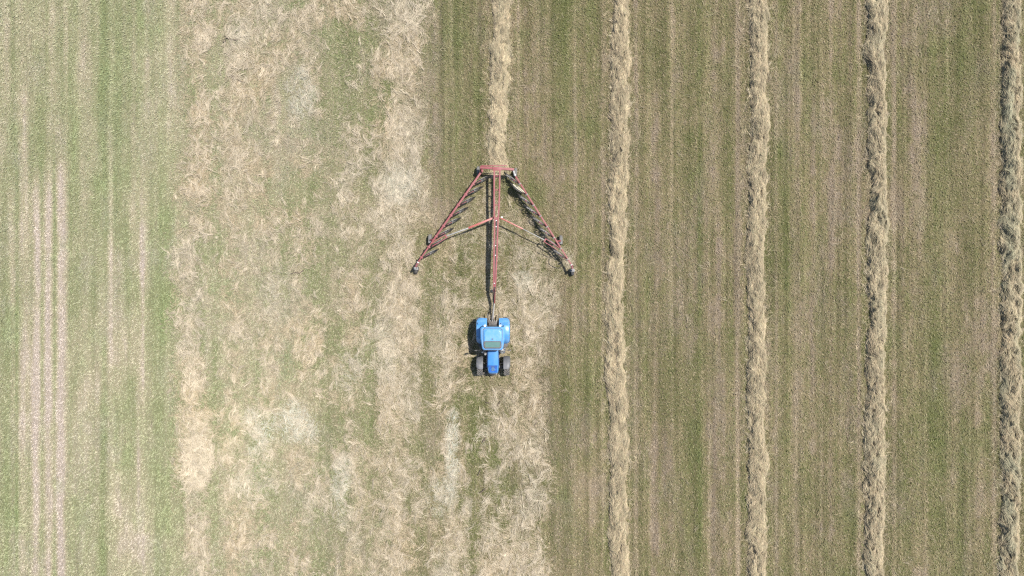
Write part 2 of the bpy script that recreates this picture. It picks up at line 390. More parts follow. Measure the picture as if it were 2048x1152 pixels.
# ------------------------------------------------------------------ windrows
MAT_CORE = bpy.data.materials.new('packed_hay'); n, l, b = nodes_of(MAT_CORE)
tc = n.new('ShaderNodeTexCoord'); mp = n.new('ShaderNodeMapping'); mp.inputs['Scale'].default_value = (16, 5, 10)
no = n.new('ShaderNodeTexNoise'); no.inputs['Scale'].default_value = 2.2; no.inputs['Detail'].default_value = 8; no.inputs['Roughness'].default_value = .7
l.new(tc.outputs['Object'], mp.inputs['Vector']); l.new(mp.outputs['Vector'], no.inputs['Vector'])
rp = n.new('ShaderNodeValToRGB'); rp.color_ramp.elements[0].position = .3; rp.color_ramp.elements[1].position = .7
rp.color_ramp.elements[0].color = (.13, .105, .065, 1); rp.color_ramp.elements[1].color = (.32, .265, .18, 1)
l.new(no.outputs['Fac'], rp.inputs['Fac']); l.new(rp.outputs['Color'], b.inputs['Base Color'])
b.inputs['Roughness'].default_value = .95; b.inputs['Specular IOR Level'].default_value = .05
bp = n.new('ShaderNodeBump'); bp.inputs['Strength'].default_value = 1; bp.inputs['Distance'].default_value = .06
l.new(no.outputs['Fac'], bp.inputs['Height']); l.new(bp.outputs['Normal'], b.inputs['Normal'])

def windrow(pts, width, height, v0, v1, nst, seed, label, greenish, dentk):
    """pts: centre line as (v, u) in photo pixels; lies along the mowing direction"""
    pv = np.array([p[0] for p in pts], float); pu = np.array([p[1] for p in pts], float)
    y0 = (576 - v1) * S; y1 = (576 - v0) * S
    def cx(y):
        v = 576 - y / S
        return (np.interp(v, pv, pu) - 1024) * S + .20 * (vnoise(v * 0, v, 1, 44, seed) - .5) + .12 * (vnoise(v * 0, v, 1, 11, seed + 1) - .5)
    def hw(y, side):
        v = 576 - y / S
        return .46 * width * (.78 + .44 * vnoise(v * 0 + side * 300, v, 1, 75, seed + 4)) * (.60 + .62 * vnoise(v * 0 + side * 500, v, 1, 22, seed + 2) + .30 * vnoise(v * 0 + side * 900, v, 1, 7, seed + 3))
    def hgt(x, y):
        c = cx(y); q = (x - c) / np.where(x > c, hw(y, 1), hw(y, 0)); u = x / S; v = y / S
        prof = np.clip(1 - np.abs(q) ** 2.6, 0, 1) ** .75
        lumps = .2 + 1.3 * fbm(u, v, 13, 17, seed + 5, 4, .62)
        dent = sstep(.60, .74, fbm(u, v, 8, 13, seed + 9, 3))
        taper = sstep(y0 - .1, y0 + 2.6, y) if v1 < 600 else 1.0
        return height * prof * lumps * (1 - dentk * dent) * taper
    root = empty('hay_windrow', (float(cx(np.array([(y0 + y1) / 2]))[0]), (y0 + y1) / 2, 0))
    tag(root, label, 'windrow', 'raked windrows of hay')
    o3 = np.array(root.location)
    ax = np.linspace(-1, 1, 19); ay = np.arange(y0, y1, .16)
    AX, AY = np.meshgrid(ax, ay); c = cx(AY)
    X = c + AX * np.where(AX > 0, hw(AY, 1), hw(AY, 0)) * 1.02
    Z = hgt(X, AY) * .86 - .03 + ground_relief(X, AY)
    nx_, ny_ = len(ax), len(ay)
    i = (np.arange(ny_ - 1)[:, None] * nx_ + np.arange(nx_ - 1)[None]).ravel()
    me = mesh_np('packed_hay', np.stack([X, AY, Z], -1).reshape(-1, 3) - o3, np.stack([i, i + 1, i + nx_ + 1, i + nx_], -1))
    link('packed_hay', me, root, [MAT_CORE])
    # the stalks: most lie in swirling locks on the heap, some hang over the edges
    N = nst
    y = rng.uniform(y0, y1, N); q = np.where(rng.random(N) < .90, rng.uniform(-1.0, 1.0, N), rng.normal(0, 1.0, N)); q = np.clip(q, -2.0, 2.0)
    c = cx(y); x = c + q * np.where(q > 0, hw(y, 1), hw(y, 0)); u = x / S; v = y / S
    z = hgt(x, y)
    e = .05
    gx = (hgt(x + e, y) - hgt(x - e, y)) / (2 * e); gy = (hgt(x, y + e) - hgt(x, y - e)) / (2 * e)
    th = 2.6 * (fbm(u, v, 10, 17, seed + 21, 3, .7) - .5) * 1.15 + 1.1 * (vnoise(u, v, 4, 7, seed + 23) - .5)
    head = np.pi / 2 + th + rng.normal(0, .17, N) + (np.abs(q) > 1) * rng.normal(0, .7, N)
    pitch = np.arctan(gx * np.cos(head) + gy * np.sin(head)) * .9 + rng.normal(0, .08, N)
    pitch = np.clip(pitch, -1, 1)
    L = rng.gamma(7, .062, N) + .14
    wd = rng.uniform(.013, .028, N)
    zz = z + ground_relief(x, y) + .01 + rng.random(N) ** 2 * .06
    V, F = strands(np.stack([x, y, zz], -1) - o3, head, pitch, L, wd, rng.normal(.010, .014, N), rng.uniform(-.4, .4, N))
    col = C_HAY[rng.choice(6, N, p=[.24, .22, .10, .20, .14, .10])] * rng.uniform(.84, 1.18, N)[:, None] * (.62 + .76 * fbm(u, v, 5, 22, seed + 41, 2))[:, None]
    g = np.clip(greenish * 2.2 * (fbm(u, v, 16, 40, seed + 31, 3) - .30) + rng.normal(0, .12, N), 0, .9)
    col = mixc(col * np.array((1.03, 1.0, .95)), np.array((.31, .32, .215)), g)
    K = int((y1 - y0) * 3.2); M = 14
    wy = rng.uniform(y0, y1, K); sd = rng.choice([-1.0, 1.0], K); wq = sd * rng.uniform(.75, 1.15, K)
    wx = cx(wy) + wq * np.where(wq > 0, hw(wy, 1), hw(wy, 0)); wa = np.pi / 2 - sd * rng.normal(.45, .5, K); cu = rng.normal(0, .9, K)
    t = rng.uniform(-.5, .5, (K, M)); off = rng.normal(0, .06, (K, M)); wl_ = rng.uniform(.3, .75, K)[:, None]
    an = wa[:, None] + cu[:, None] * t
    X = wx[:, None] + t * wl_ * np.cos(an) - off * np.sin(an); Y = wy[:, None] + t * wl_ * np.sin(an) + off * np.cos(an)
    Z = np.maximum(hgt(X.ravel(), Y.ravel()), .07) + .03 + rng.random(K * M) * .05; n2 = K * M
    V2, F2 = strands(np.stack([X.ravel(), Y.ravel(), Z], -1) - o3, (an + rng.normal(0, .16, (K, M))).ravel(), rng.normal(0, .1, n2), rng.uniform(.2, .55, n2), rng.uniform(.010, .022, n2), rng.normal(.012, .012, n2), rng.uniform(-.4, .4, n2))
    c2 = C_HAY[rng.choice(6, n2)] * np.repeat(rng.uniform(.75, 1.2, K), M)[:, None]
    V = np.concatenate([V, V2]); F = np.concatenate([F, F2 + 4 * N]); col = np.concatenate([col, c2])
    me = mesh_np('loose_stalks', V, F); set_tint(me, np.repeat(col, 4, 0))
    tag(link('loose_stalks', me, root, [MAT_HAY]), kind='stuff')

windrow([(-200, 1001), (0, 1001), (150, 997), (320, 994), (360, 993)], 1.30, .42, -210, 352, 30000, 1000, 'short hay windrow ending at the back of the red rake', .15, .5)
windrow([(-200, 1246), (0, 1242), (140, 1240), (300, 1237), (500, 1234), (640, 1230), (800, 1234), (960, 1235), (1152, 1238), (1360, 1240)], 1.24, .44, -210, 1360, 60000, 1100,
        'long hay windrow nearest the rake on its right', .05, .5)
windrow([(-200, 1516), (0, 1517), (200, 1515), (500, 1511), (800, 1511), (1000, 1512), (1360, 1513)], 1.24, .46, -210, 1360, 60000, 1200,
        'long hay windrow, second to the right of the rake', .12, .55)
windrow([(-200, 1752), (0, 1752), (300, 1755), (560, 1753), (800, 1750), (1000, 1748), (1360, 1745)], 1.30, .50, -210, 1360, 60000, 1300,
        'ragged hay windrow, third to the right of the rake', .25, .62)
windrow([(-200, 2021), (0, 2021), (300, 2020), (600, 2021), (900, 2019), (1360, 2018)], 1.24, .54, -210, 1360, 60000, 1400,
        'dark-edged greenish hay windrow along the right side of the picture', .55, .6)

# ------------------------------------------------------------------ mesh part builders
def tube(bm, a, b, r, seg=10, r2=None):
    a = Vector(a); b = Vector(b); d = b - a; r2 = r if r2 is None else r2
    M = Matrix.Translation((a + b) / 2) @ d.to_track_quat('Z', 'Y').to_matrix().to_4x4()
    bmesh.ops.create_cone(bm, cap_ends=True, segments=seg, radius1=r, radius2=r2, depth=d.length, matrix=M)

def poly(bm, pts, r, seg=8):
    for p, q in zip(pts[:-1], pts[1:]): tube(bm, p, q, r, seg)
    for p in pts[1:-1]: bmesh.ops.create_uvsphere(bm, u_segments=8, v_segments=6, radius=r * 1.02, matrix=Matrix.Translation(p))

def bar(bm, a, b, w, h):
    """rectangular tube from a to b, w across, h high"""
    a = Vector(a); b = Vector(b); d = (b - a); L = d.length; d.normalize()
    s = d.cross(Vector((0, 0, 1)))
    if s.length < 1e-4: s = Vector((1, 0, 0))
    s.normalize(); t = s.cross(d)
    M = Matrix((( s.x * w, d.x * L, t.x * h, (a.x + b.x) / 2), (s.y * w, d.y * L, t.y * h, (a.y + b.y) / 2), (s.z * w, d.z * L, t.z * h, (a.z + b.z) / 2), (0, 0, 0, 1)))
    bmesh.ops.create_cube(bm, size=1, matrix=M)

def box(bm, c, s, rot=None):
    M = Matrix.Translation(c)
    if rot is not None: M = M @ rot
    bmesh.ops.create_cube(bm, size=1, matrix=M @ Matrix.Diagonal((*s, 1)))

def lathe_x(bm, prof, seg=32, c=(0, 0, 0)):
    """revolve (x, r) profile about the X axis through c"""
    rings = []
    for k in range(seg):
        a = 2 * math.pi * k / seg
        rings.append([bm.verts.new((c[0] + x, c[1] + r * math.cos(a), c[2] + r * math.sin(a))) for x, r in prof])
    for k in range(seg):
        A, B = rings[k], rings[(k + 1) % seg]
        for i in range(len(prof) - 1):
            try: bm.faces.new((A[i], A[i + 1], B[i + 1], B[i]))
            except ValueError: pass

def loft(bm, secs, cap=True, closed=True):
    rs = [[bm.verts.new(p) for p in s] for s in secs]
    n = len(rs[0])
    for A, B in zip(rs[:-1], rs[1:]):
        for i in range(n if closed else n - 1):
            j = (i + 1) % n
            bm.faces.new((A[i], A[j], B[j], B[i]))
    if cap:
        bm.faces.new(rs[0]); bm.faces.new(list(reversed(rs[-1])))

def part(name, bm, mat, parent, bevel=0.0, smooth=True, off=None, label=None):
    if bevel > 0:
        bmesh.ops.remove_doubles(bm, verts=bm.verts, dist=1e-5)
        eg = [e for e in bm.edges if len(e.link_faces) == 2 and e.calc_face_angle(0) > .6]
        bmesh.ops.bevel(bm, geom=eg, offset=bevel, segments=2, affect='EDGES', profile=.6)
    bmesh.ops.recalc_face_normals(bm, faces=bm.faces)
    if off is not None: bmesh.ops.translate(bm, verts=bm.verts, vec=-Vector(off))
    me = bpy.data.meshes.new(name); bm.to_mesh(me); bm.free()
    if smooth:
        me.shade_smooth()
        me.set_sharp_from_angle(angle=math.radians(38))
    o = link(name, me, parent, [mat])
    if label: o['label'] = label
    return o

NB = bmesh.new
RED = paint('faded_red_paint', (0.170, 0.033, 0.036), .6, 0, .5, (.22, .11, .095), 5)
RED2 = paint('fresh_red_paint', (0.25, 0.048, 0.038), .45, 0, .25, (.4, .3, .26), 5)
STEEL = paint('bright_steel', (0.17, 0.17, 0.165), .6, .3, .5, (.35, .31, .26), 9)
GREY = paint('galvanised_grey', (0.24, 0.24, 0.235), .55, .3, .5, (.33, .3, .25), 9)
DARK = paint('dark_steel', (0.06, 0.058, 0.055), .5, .5, .5, (.2, .16, .11), 8)
RUB = paint('dusty_rubber', (0.035, 0.035, 0.036), .85, 0, .55, (.17, .14, .10), 7)
RUBG = paint('worn_grey_rubber', (0.10, 0.098, 0.092), .85, 0, .5, (.2, .17, .13), 7)
BLACK = paint('black_hose', (0.02, 0.02, 0.02), .5, 0, .3, (.15, .12, .09), 7)
WHITE = paint('white_plastic', (0.55, 0.55, 0.53), .4, 0, .2, (.45, .4, .33), 7)
CREAM = paint('cream_guard', (0.66, 0.61, 0.47), .4, 0, .2, (.45, .4, .33), 7)

# ------------------------------------------------------------------ the V-rake
ZT, ZA = 1.40, 1.12          # height of the spine and of the two arms
rake = empty('hay_rake', W(994, 440, 0))
tag(rake, 'red V-shaped wheel hay rake hitched behind the blue tractor', 'hay rake')
RO = Vector(rake.location)
def rp_(name, bm, mat, parent=None, **k): return part(name, bm, mat, parent or rake, off=RO, **k)

bm = NB(); bar(bm, W(960, 335, ZT), W(1028, 339, ZT), .17, .17); rp_('rear_cross_beam', bm, RED, bevel=.012)
bm = NB(); bar(bm, W(962, 331.6, ZT + .02), W(1014, 331.2, ZT + .02), .06, .08); rp_('cross_beam_channel', bm, RED, bevel=.008)
bm = NB()
box(bm, W(994, 337.5, ZT + .11), (.62, .26, .03)); rp_('spine_head_plate', bm, RED, bevel=.008)
for x0, x1, x2, w in ((988.6, 988.2, 988.4, 1), (999.6, 998.0, 993.6, 1)):
    bm = NB(); bar(bm, W(x0, 339, ZT), W((x0 + x1) / 2, 395, ZT), .105, .24); bar(bm, W((x0 + x1) / 2, 394.6, ZT), W(x1 + (.6 if x0 < 990 else -1.2), 437, ZT), .107, .242)
    rp_('rear_spine_rail', bm, RED, bevel=.01)
for (a, b_, c_) in (((989.6, 434), (988.2, 512), (987.6, 574)), ((996.4, 434), (993.8, 512), (990.6, 574))):
    bm = NB(); bar(bm, W(*a, ZT + .01), W(*b_, ZT + .01), .105, .26); bar(bm, W(*b_, ZT + .01), W(*c_, ZT - .02), .1052, .258)
    rp_('front_spine_rail', bm, RED, bevel=.01)
for y in (352, 380, 410): 
    bm = NB(); bar(bm, W(989, y, ZT - .03), W(998, y, ZT - .03), .07, .06); rp_('spine_spacer', bm, RED, bevel=.006)
bm = NB(); bar(bm, W(989, 572, ZT - .02), W(989, 582, 1.25), .16, .16); bar(bm, W(989, 581, 1.26), W(988.6, 606, .78), .13, .14); rp_('tongue_neck', bm, RED, bevel=.01)
bm = NB(); bar(bm, W(988.4, 604, .78), W(985.4, 644, .52), .09, .09); tube(bm, W(985.4, 644, .45), W(985.4, 644, .60), .07); rp_('drawbar_eye', bm, GREY, bevel=.006)
bm = NB(); tube(bm, W(986.0, 580, 1.30), W(986.0, 581, .35), .04); tube(bm, W(986.0, 580, 1.30), W(986.2, 604, .80), .025); box(bm, W(986.0, 581, .33), (.2, .2, .03)); rp_('parking_jack', bm, DARK)
bm = NB()
poly(bm, [W(992.6, 436, ZT + .11), W(992.2, 470, ZT + .10), W(991.2, 510, ZT + .11), W(990.4, 545, ZT + .10), W(988.8, 578, ZT + .06), W(988.0, 604, .96), W(985, 622, .86), W(984, 636, .95), W(985.5, 648, 1.05)], .022)
rp_('hydraulic_hose', bm, BLACK)
bm = NB()
poly(bm, [W(993.6, 440, ZT + .11), W(991.2, 500, ZT + .115), W(990.0, 540, ZT + .11), W(989.6, 580, ZT + .05), W(987.2, 603, .98), W(986, 620, .74), W(983, 634, .9), W(981.5, 648, 1.05)], .022)
rp_('hydraulic_hose', bm, BLACK)
for x, y in ((992.6, 441), (992.2, 453.5), (991.0, 491.5), (990.7, 510.5), (988.6, 566.5)):
    bm = NB(); box(bm, W(x, y, ZT + .155), (.09, .045, .04)); rp_('hose_clamp', bm, WHITE, bevel=.006)
bm = NB(); box(bm, W(992.5, 438, ZT + .105), (.34, .22, .04)); tube(bm, W(992.5, 438, ZT + .1), W(992.5, 438, ZT + .17), .05); rp_('spine_joint_plate', bm, RED, bevel=.006)

# arms
AL0, AL1 = (964, 342), (836.5, 524); AR0, AR1 = (1029.5, 350), (1142.5, 529)
def lerp(a, b, t): return (a[0] + (b[0] - a[0]) * t, a[1] + (b[1] - a[1]) * t)
bm = NB(); bar(bm, W(*AL0, ZA), W(*lerp(AL0, AL1, .78), ZA), .13, .14); rp_('rake_arm', bm, RED, bevel=.012)
bm = NB(); bar(bm, W(*lerp(AL0, AL1, .775), ZA), W(*AL1, ZA - .02), .095, .10); rp_('arm_extension', bm, RED, bevel=.01)
bm = NB(); bar(bm, W(*AR0, ZA), W(*lerp(AR0, AR1, .80), ZA), .108, .12); rp_('rake_arm', bm, RED, bevel=.012)
bm = NB(); bar(bm, W(*lerp(AR0, AR1, .795), ZA), W(*AR1, ZA - .02), .09, .09); rp_('arm_extension', bm, RED, bevel=.01)
for p, q in (((964, 338), AL0), ((1027, 341), AR0)):
    bm = NB(); tube(bm, W(*q, ZA - .14), W(*q, ZA + .30), .06); bar(bm, W(*p, ZT - .02), W(*q, ZA + .2), .10, .10); box(bm, W(*q, ZA + .16), (.17, .17, .03)); rp_('arm_pivot', bm, GREY if q is AR0 else RED, bevel=.006)

# finger wheels: ring, spokes, hub and tines, shared by all sixteen
def wheel_meshes():
    bm = NB()
    prof = [(-.02, .50), (.02, .50), (.02, .455), (-.02, .455), (-.02, .50)]
    lathe_x(bm, prof, 36); lathe_x(bm, [(-.05, .10), (.05, .10), (.05, 0.001), (-.05, .001), (-.05, .10)], 16)
    for k in range(6):
        a = k * math.pi / 3; bar(bm, (0, .08 * math.cos(a), .08 * math.sin(a)), (0, .47 * math.cos(a), .47 * math.sin(a)), .035, .035)
    bmesh.ops.recalc_face_normals(bm, faces=bm.faces); m1 = bpy.data.meshes.new('rake_wheel'); bm.to_mesh(m1); bm.free(); m1.materials.append(paint('wheel_ring_grey', (.16, .155, .15), .6, .2, .5, (.28, .25, .2), 9))
    bm = NB()
    for k in range(40):
        a = k * 2 * math.pi / 40; ca, sa = math.cos(a), math.sin(a)
        a2 = a + .10; p0 = Vector((.024, .44 * ca, .44 * sa)); p1 = Vector((.03, .60 * ca, .60 * sa)); p2 = Vector((.03, .715 * math.cos(a2), .715 * math.sin(a2)))
        tube(bm, p0, p1, .0075, 4); tube(bm, p1, p2, .0075, 4)
    m2 = bpy.data.meshes.new('tines'); bm.to_mesh(m2); bm.free(); m2.materials.append(DARK)
    return m1, m2
WM, TM = wheel_meshes()
bm = NB(); lathe_x(bm, [(.085, .50), (.08, .52), (.07, .50), (.06, .06), (.075, .06), (.085, .50)], 36)
GM = bpy.data.meshes.new('wind_guard'); bmesh.ops.recalc_face_normals(bm, faces=bm.faces); bm.to_mesh(GM); bm.free(); GM.materials.append(CREAM)
left_b = [lerp((946.5, 368), (843, 515), k / 7) for k in range(8)]
right_b = [lerp((1039.5, 368), (1134.5, 519), k / 7) for k in range(8)]
for side, L in ((-1, left_b), (1, right_b)):
    for k, p in enumerate(L):
        base = W(p[0], p[1], ZA)
        if side < 0: dirv = Vector((.87, .49, 0)); c = base + dirv * .66
        else: dirv = Vector((-.80, .60, 0)); c = base + dirv * .74
        c.z = .735
        o = link('rake_wheel', WM, rake); o.location = c - RO
        ang = math.atan2(dirv.y, dirv.x) - math.pi / 2
        o.rotation_euler = (k * .7, side * .04, ang)
        t = link('tine_ring', TM, o)
        if side > 0 and k == 1:
            g = link('wind_guard', GM, o); g.rotation_euler = (0, 0, 0); o.rotation_euler = (0, -.27, ang); g['label'] = 'cream round wind guard on a rake wheel'
        bm = NB(); bar(bm, base + Vector((0, 0, -.12)), c + Vector((side * .05, -.05, .12)), .05, .05); bar(bm, c + Vector((side * .05, -.05, .14)), c + Vector((0, 0, -.02)), .05, .05)
        rp_('wheel_crank', bm, RED, bevel=.004)
        bm = NB(); ad = (W(*L[-1], ZA) - W(*L[0], ZA)).normalized(); nrm = Vector((-ad.y, ad.x, 0))
        box(bm, base + Vector((0, 0, -.02)), (.10, .22, .21), Matrix.Rotation(math.atan2(ad.y, ad.x), 4, 'Z')); rp_('crank_bracket', bm, DARK if side > 0 else RED, bevel=.006)

def tyre_prof(r, w):
    return [(-w * .30, r * .62), (-w * .48, r * .70), (-w * .5, r * .84), (-w * .42, r * .95), (-w * .2, r), (w * .2, r), (w * .42, r * .95), (w * .5, r * .84), (w * .48, r * .70), (w * .30, r * .62)]
def small_wheel(name, c, r, w, rz, mat=RUBG):
    bm = NB(); lathe_x(bm, [(-w * .26, .03), (-w * .28, r * .5), (-w * .30, r * .62), (w * .30, r * .62), (w * .28, r * .5), (w * .26, .03)], 24)
    M = Matrix.Translation(c) @ Matrix.Rotation(rz, 4, 'Z'); bmesh.ops.transform(bm, matrix=M, verts=bm.verts)
    o = rp_(name, bm, STEEL)
    bm = NB(); lathe_x(bm, tyre_prof(r, w), 28); bmesh.ops.transform(bm, matrix=M, verts=bm.verts)
    rp_('tyre', bm, mat, o)
    return o
# middle carrying wheels, outside the arms
for p, q, s in (((860.5, 478), lerp(AL0, AL1, .75), -1), ((1121.5, 480), lerp(AR0, AR1, .74), 1)):
    c = W(*p, .34); c.z = .34; small_wheel('arm_wheel', c, .34, .235, 0)
    a = W(*q, ZA)
    bm = NB(); bar(bm, a, (c.x - s * .05, c.y - .10, .80), .09, .09); tube(bm, (c.x - s * .05, c.y - .10, .84), (c.x - s * .16, c.y - .02, .34), .045); tube(bm, (c.x - s * .17, c.y, .34), (c.x + s * .02, c.y, .34), .035)
    rp_('arm_wheel_leg', bm, RED, bevel=.006)
    bm = NB(); box(bm, (c.x - s * .01, c.y - .22, .71), (.2, .17, .03), Matrix.Rotation(.3, 4, 'X')); bar(bm, (c.x - s * .05, c.y - .12, .80), (c.x - s * .01, c.y - .21, .72), .05, .04); rp_('scraper_plate', bm, STEEL, bevel=.006)
# rear transport wheels
for p, s in (((956.5, 342), -1), ((1031.5, 345), 1)):
    c = W(*p, .33); c.z = .33; small_wheel('rear_wheel', c, .33, .20, 0)
    bm = NB(); tube(bm, W(p[0] - s * 5, p[1] - 5, ZT), (c.x - s * .16, c.y, .34), .055); tube(bm, (c.x - s * .17, c.y, .33), (c.x + s * .02, c.y, .33), .035); rp_('rear_wheel_leg', bm, RED if s < 0 else GREY, bevel=.006)
# front casters at the arm tips
for (e, p, s) in ((AL1, (832.5, 539), -1), (AR1, (1144.5, 542.5), 1)):
    a = W(*e, ZA); c = W(*p, .30); c.z = .27
    bm = NB(); top = Vector((c.x - s * .02, c.y + .10, .98)); mid = a.lerp(top, .55) + Vector((0, 0, .02))
    poly(bm, [a, mid, top], .075, 10); rp_('caster_neck', bm, paint('maroon_paint', (.16, .045, .05), .5, 0, .4, (.35, .26, .22), 5), bevel=0)
    bm = NB(); tube(bm, a + (top - a) * -.02, a + (top - a) * .10, .078, 12); rp_('neck_collar', bm, WHITE)
    bm = NB(); tube(bm, (top.x, top.y - .02, .60), (top.x, top.y - .02, 1.06), .06, 12); box(bm, (top.x, top.y - .03, 1.08), (.15, .17, .03)); 
    box(bm, (top.x, top.y - .05, .62), (.34, .2, .03))
    for q in (-.15, .15): bar(bm, (top.x + q, top.y - .05, .62), (top.x + q, c.y - .05, .27), .03, .09)
    rp_('caster_fork', bm, paint('dull_caster_steel', (.13, .13, .13), .6, .2, .5, (.2, .18, .15), 9), bevel=.006)
    small_wheel('caster_wheel', Vector((top.x, c.y - .05, .27)), .27, .20, .25 * s, RUB)
# spreading braces from the spine to the arms
def brace(p0, p1, p2, p3, w):
    bm = NB(); bar(bm, W(*p0, 1.24), W(*p1, 1.24), w, .10); rp_('brace_barrel', bm, RED2, bevel=.01)
    bm = NB(); bar(bm, W(*p1, 1.24), W(*p2, 1.235), w * .62, .07); rp_('brace_rod', bm, STEEL, bevel=.008)
    d = (W(*p3, 1.2) - W(*p2, 1.2)).normalized(); s = Vector((-d.y, d.x, 0))
    bm = NB()
    a, b_ = W(*p2, 1.235), W(*p3, 1.22)
    bar(bm, a - s * .13, a + s * .13, .10, .10)
    for k in (-.12, .12): bar(bm, a + s * k, b_ + s * k * .8, .05, .10)
    rp_('brace_fork', bm, RED, bevel=.008)
brace((989, 435), (937, 456), (892, 472.5), (863, 490.5), .13)
brace((1001, 436), (1046, 458), (1090, 480.5), (1117, 498), .085)
bm = NB(); box(bm, W(1003.5, 434.5, 1.26), (.13, .09, .05)); rp_('brace_lug', bm, WHITE, bevel=.006)
# slack hose looping down from the right brace onto the ground
bm = NB()
pp = [(1088, 497, 1.15), (1084, 504, .5), (1088, 510, .12), (1097, 514, .10), (1104, 513, .12), (1099, 519, .10), (1098, 527, .10), (1106, 533, .10), (1116, 536, .10), (1123, 532, .12), (1124, 524, .3), (1120, 513, .7), (1121, 503, 1.15)]
P = [W(*p) for p in pp]; Q = []
for i in range(len(P) - 1):
    a0, a1, a2, a3 = P[max(i - 1, 0)], P[i], P[i + 1], P[min(i + 2, len(P) - 1)]
    for k in range(4):
        t = k / 4; Q.append(.5 * ((2 * a1) + (a2 - a0) * t + (2 * a0 - 5 * a1 + 4 * a2 - a3) * t * t + (3 * a1 - a0 - 3 * a2 + a3) * t ** 3))
poly(bm, Q + [P[-1]], .02, 6); rp_('slack_hose', bm, BLACK)

# ------------------------------------------------------------------ the tractor (nose towards the bottom of the photo)
tractor = empty('tractor', (-1.32, -2.94, 0))
tag(tractor, 'blue four-wheel-drive tractor with cab pulling the red rake', 'tractor')
BLUE = paint('tractor_blue', (0.056, 0.200, 0.41), .38, 0, .35, (.24, .31, .40), 3.5, .25)
BLUED = paint('deep_blue', (0.015, 0.085, 0.33), .35, 0, .3, (.18, .2, .26), 5, .3)
LUG = paint('dusty_lugs', (0.16, 0.15, 0.135), .9, 0, .5, (.22, .19, .15), 8)
FEND = paint('dark_grey_plastic', (0.075, 0.078, 0.085), .55, 0, .4, (.22, .2, .17), 5)
IRON = paint('cast_iron', (0.05, 0.05, 0.052), .6, .4, .6, (.22, .18, .13), 6)
LAMP = paint('lamp_lens', (0.8, 0.8, 0.78), .1, 0, .1)
AMBER = paint('amber_lens', (0.6, 0.16, 0.02), .2, 0, .1)
SEAT = paint('seat_cloth', (0.05, 0.05, 0.055), .9, 0, .2)
m = bpy.data.materials.new('cab_glass'); n, l, b = nodes_of(m)
b.inputs['Base Color'].default_value = (.05, .07, .07, 1); b.inputs['Roughness'].default_value = .05; b.inputs['Transmission Weight'].default_value = .35; b.inputs['IOR'].default_value = 1.3
no = n.new('ShaderNodeTexNoise'); no.inputs['Scale'].default_value = 5; mr = n.new('ShaderNodeMapRange'); mr.inputs['To Min'].default_value = .03; mr.inputs['To Max'].default_value = .16
l.new(no.outputs['Fac'], mr.inputs['Value']); l.new(mr.outputs['Result'], b.inputs['Roughness']); GLASS = m
m = bpy.data.materials.new('green_tinted_hatch'); n, l, b = nodes_of(m)
b.inputs['Roughness'].default_value = .12
no = n.new('ShaderNodeTexNoise'); no.inputs['Scale'].default_value = 3; rp = n.new('ShaderNodeValToRGB')
rp.color_ramp.elements[0].color = (.05, .11, .10, 1); rp.color_ramp.elements[1].color = (.10, .17, .15, 1)
tc = n.new('ShaderNodeTexCoord'); l.new(tc.outputs['Object'], no.inputs['Vector']); l.new(no.outputs['Fac'], rp.inputs['Fac']); l.new(rp.outputs['Color'], b.inputs['Base Color']); HATCH = m

def L3(x, f, z): return Vector((x, -f, z))
def tp(name, bm, mat, parent=None, **k): return part(name, bm, mat, parent or tractor, **k)

def big_wheel(name, x, f, r, w, nl, lean):
    c = L3(x, f, r)
    bm = NB(); s = 1 if x > 0 else -1
    lathe_x(bm, [(-w * .10, .09), (-w * .08, r * .28), (w * .2 * s, r * .40), (w * .34 * s, r * .56), (w * .36 * s, r * .66), (-w * .36 * s, r * .66), (-w * .34 * s, r * .56), (-w * .10, r * .42), (-w * .10, .09)], 36, c)
    tube(bm, c + Vector((-w * .12 * s, 0, 0)), c + Vector((w * .16 * s, 0, 0)), .13, 16)
    o = tp(name, bm, GREY)
    bm = NB(); lathe_x(bm, tyre_prof(r * .955, w), 44, c); tp('tyre', bm, RUB, o)
    bm = NB()
    for k in range(nl):
        for sd in (-1, 1):
            a0 = 2 * math.pi * (k + (.5 if sd > 0 else 0)) / nl; secs = []
            for j in range(4):
                t = j / 3; a = a0 - t * lean; xx = sd * w * (.03 + .46 * t); rr = r * (1.0 - .045 * t * t); dw = .028 * (r / .9)
                def pt(da, q): return c + Vector((xx, q * math.cos(a + da), q * math.sin(a + da)))
                secs.append([pt(-dw / r, rr), pt(dw / r, rr), pt(dw * 1.4 / r, rr - .055), pt(-dw * 1.4 / r, rr - .055)])
            loft(bm, secs)
    tp('tread_lugs', bm, LUG, o, smooth=False)
for s in (-1, 1):
    big_wheel('rear_wheel', s * .945, 0, .90, .50, 22, .34)
    big_wheel('front_wheel', s * .945, 2.66, .62, .42, 18, .36)

def arc_fender(name, xi, xo, f0, zc, R, a0, a1, mat, lip, th=.035, nseg=14, xi2=None):
    """curved sheet over a wheel; x runs from inner xi to outer xo; angle from front a0 to back a1"""
    bm = NB(); s = 1 if xo > 0 else -1; xo0 = xo
    secs = []
    for k in range(nseg + 1):
        a = math.radians(a0 + (a1 - a0) * k / nseg); ca, sa = math.cos(a), math.sin(a)
        xin = xi if xi2 is None else xi + (xi2 - xi) * sstep(.45, .7, np.float64(k / nseg))
        e = max(0.0, 1 - min(k, nseg - k) / 2.0); xo = xo0 - s * .10 * e * e
        def pt(x, r): return L3(x, f0 + r * ca, zc + r * sa)
        secs.append([pt(xin, R), pt((xin + xo) / 2, R + .02), pt(xo - s * .09, R + .01), pt(xo - s * .025, R - .03), pt(xo, R - lip), pt(xo - s * th, R - lip), pt(xo - s * .06, R - .055), pt((xin + xo) / 2, R - th), pt(xin, R - th)])
    loft(bm, secs)
    return tp(name, bm, mat)
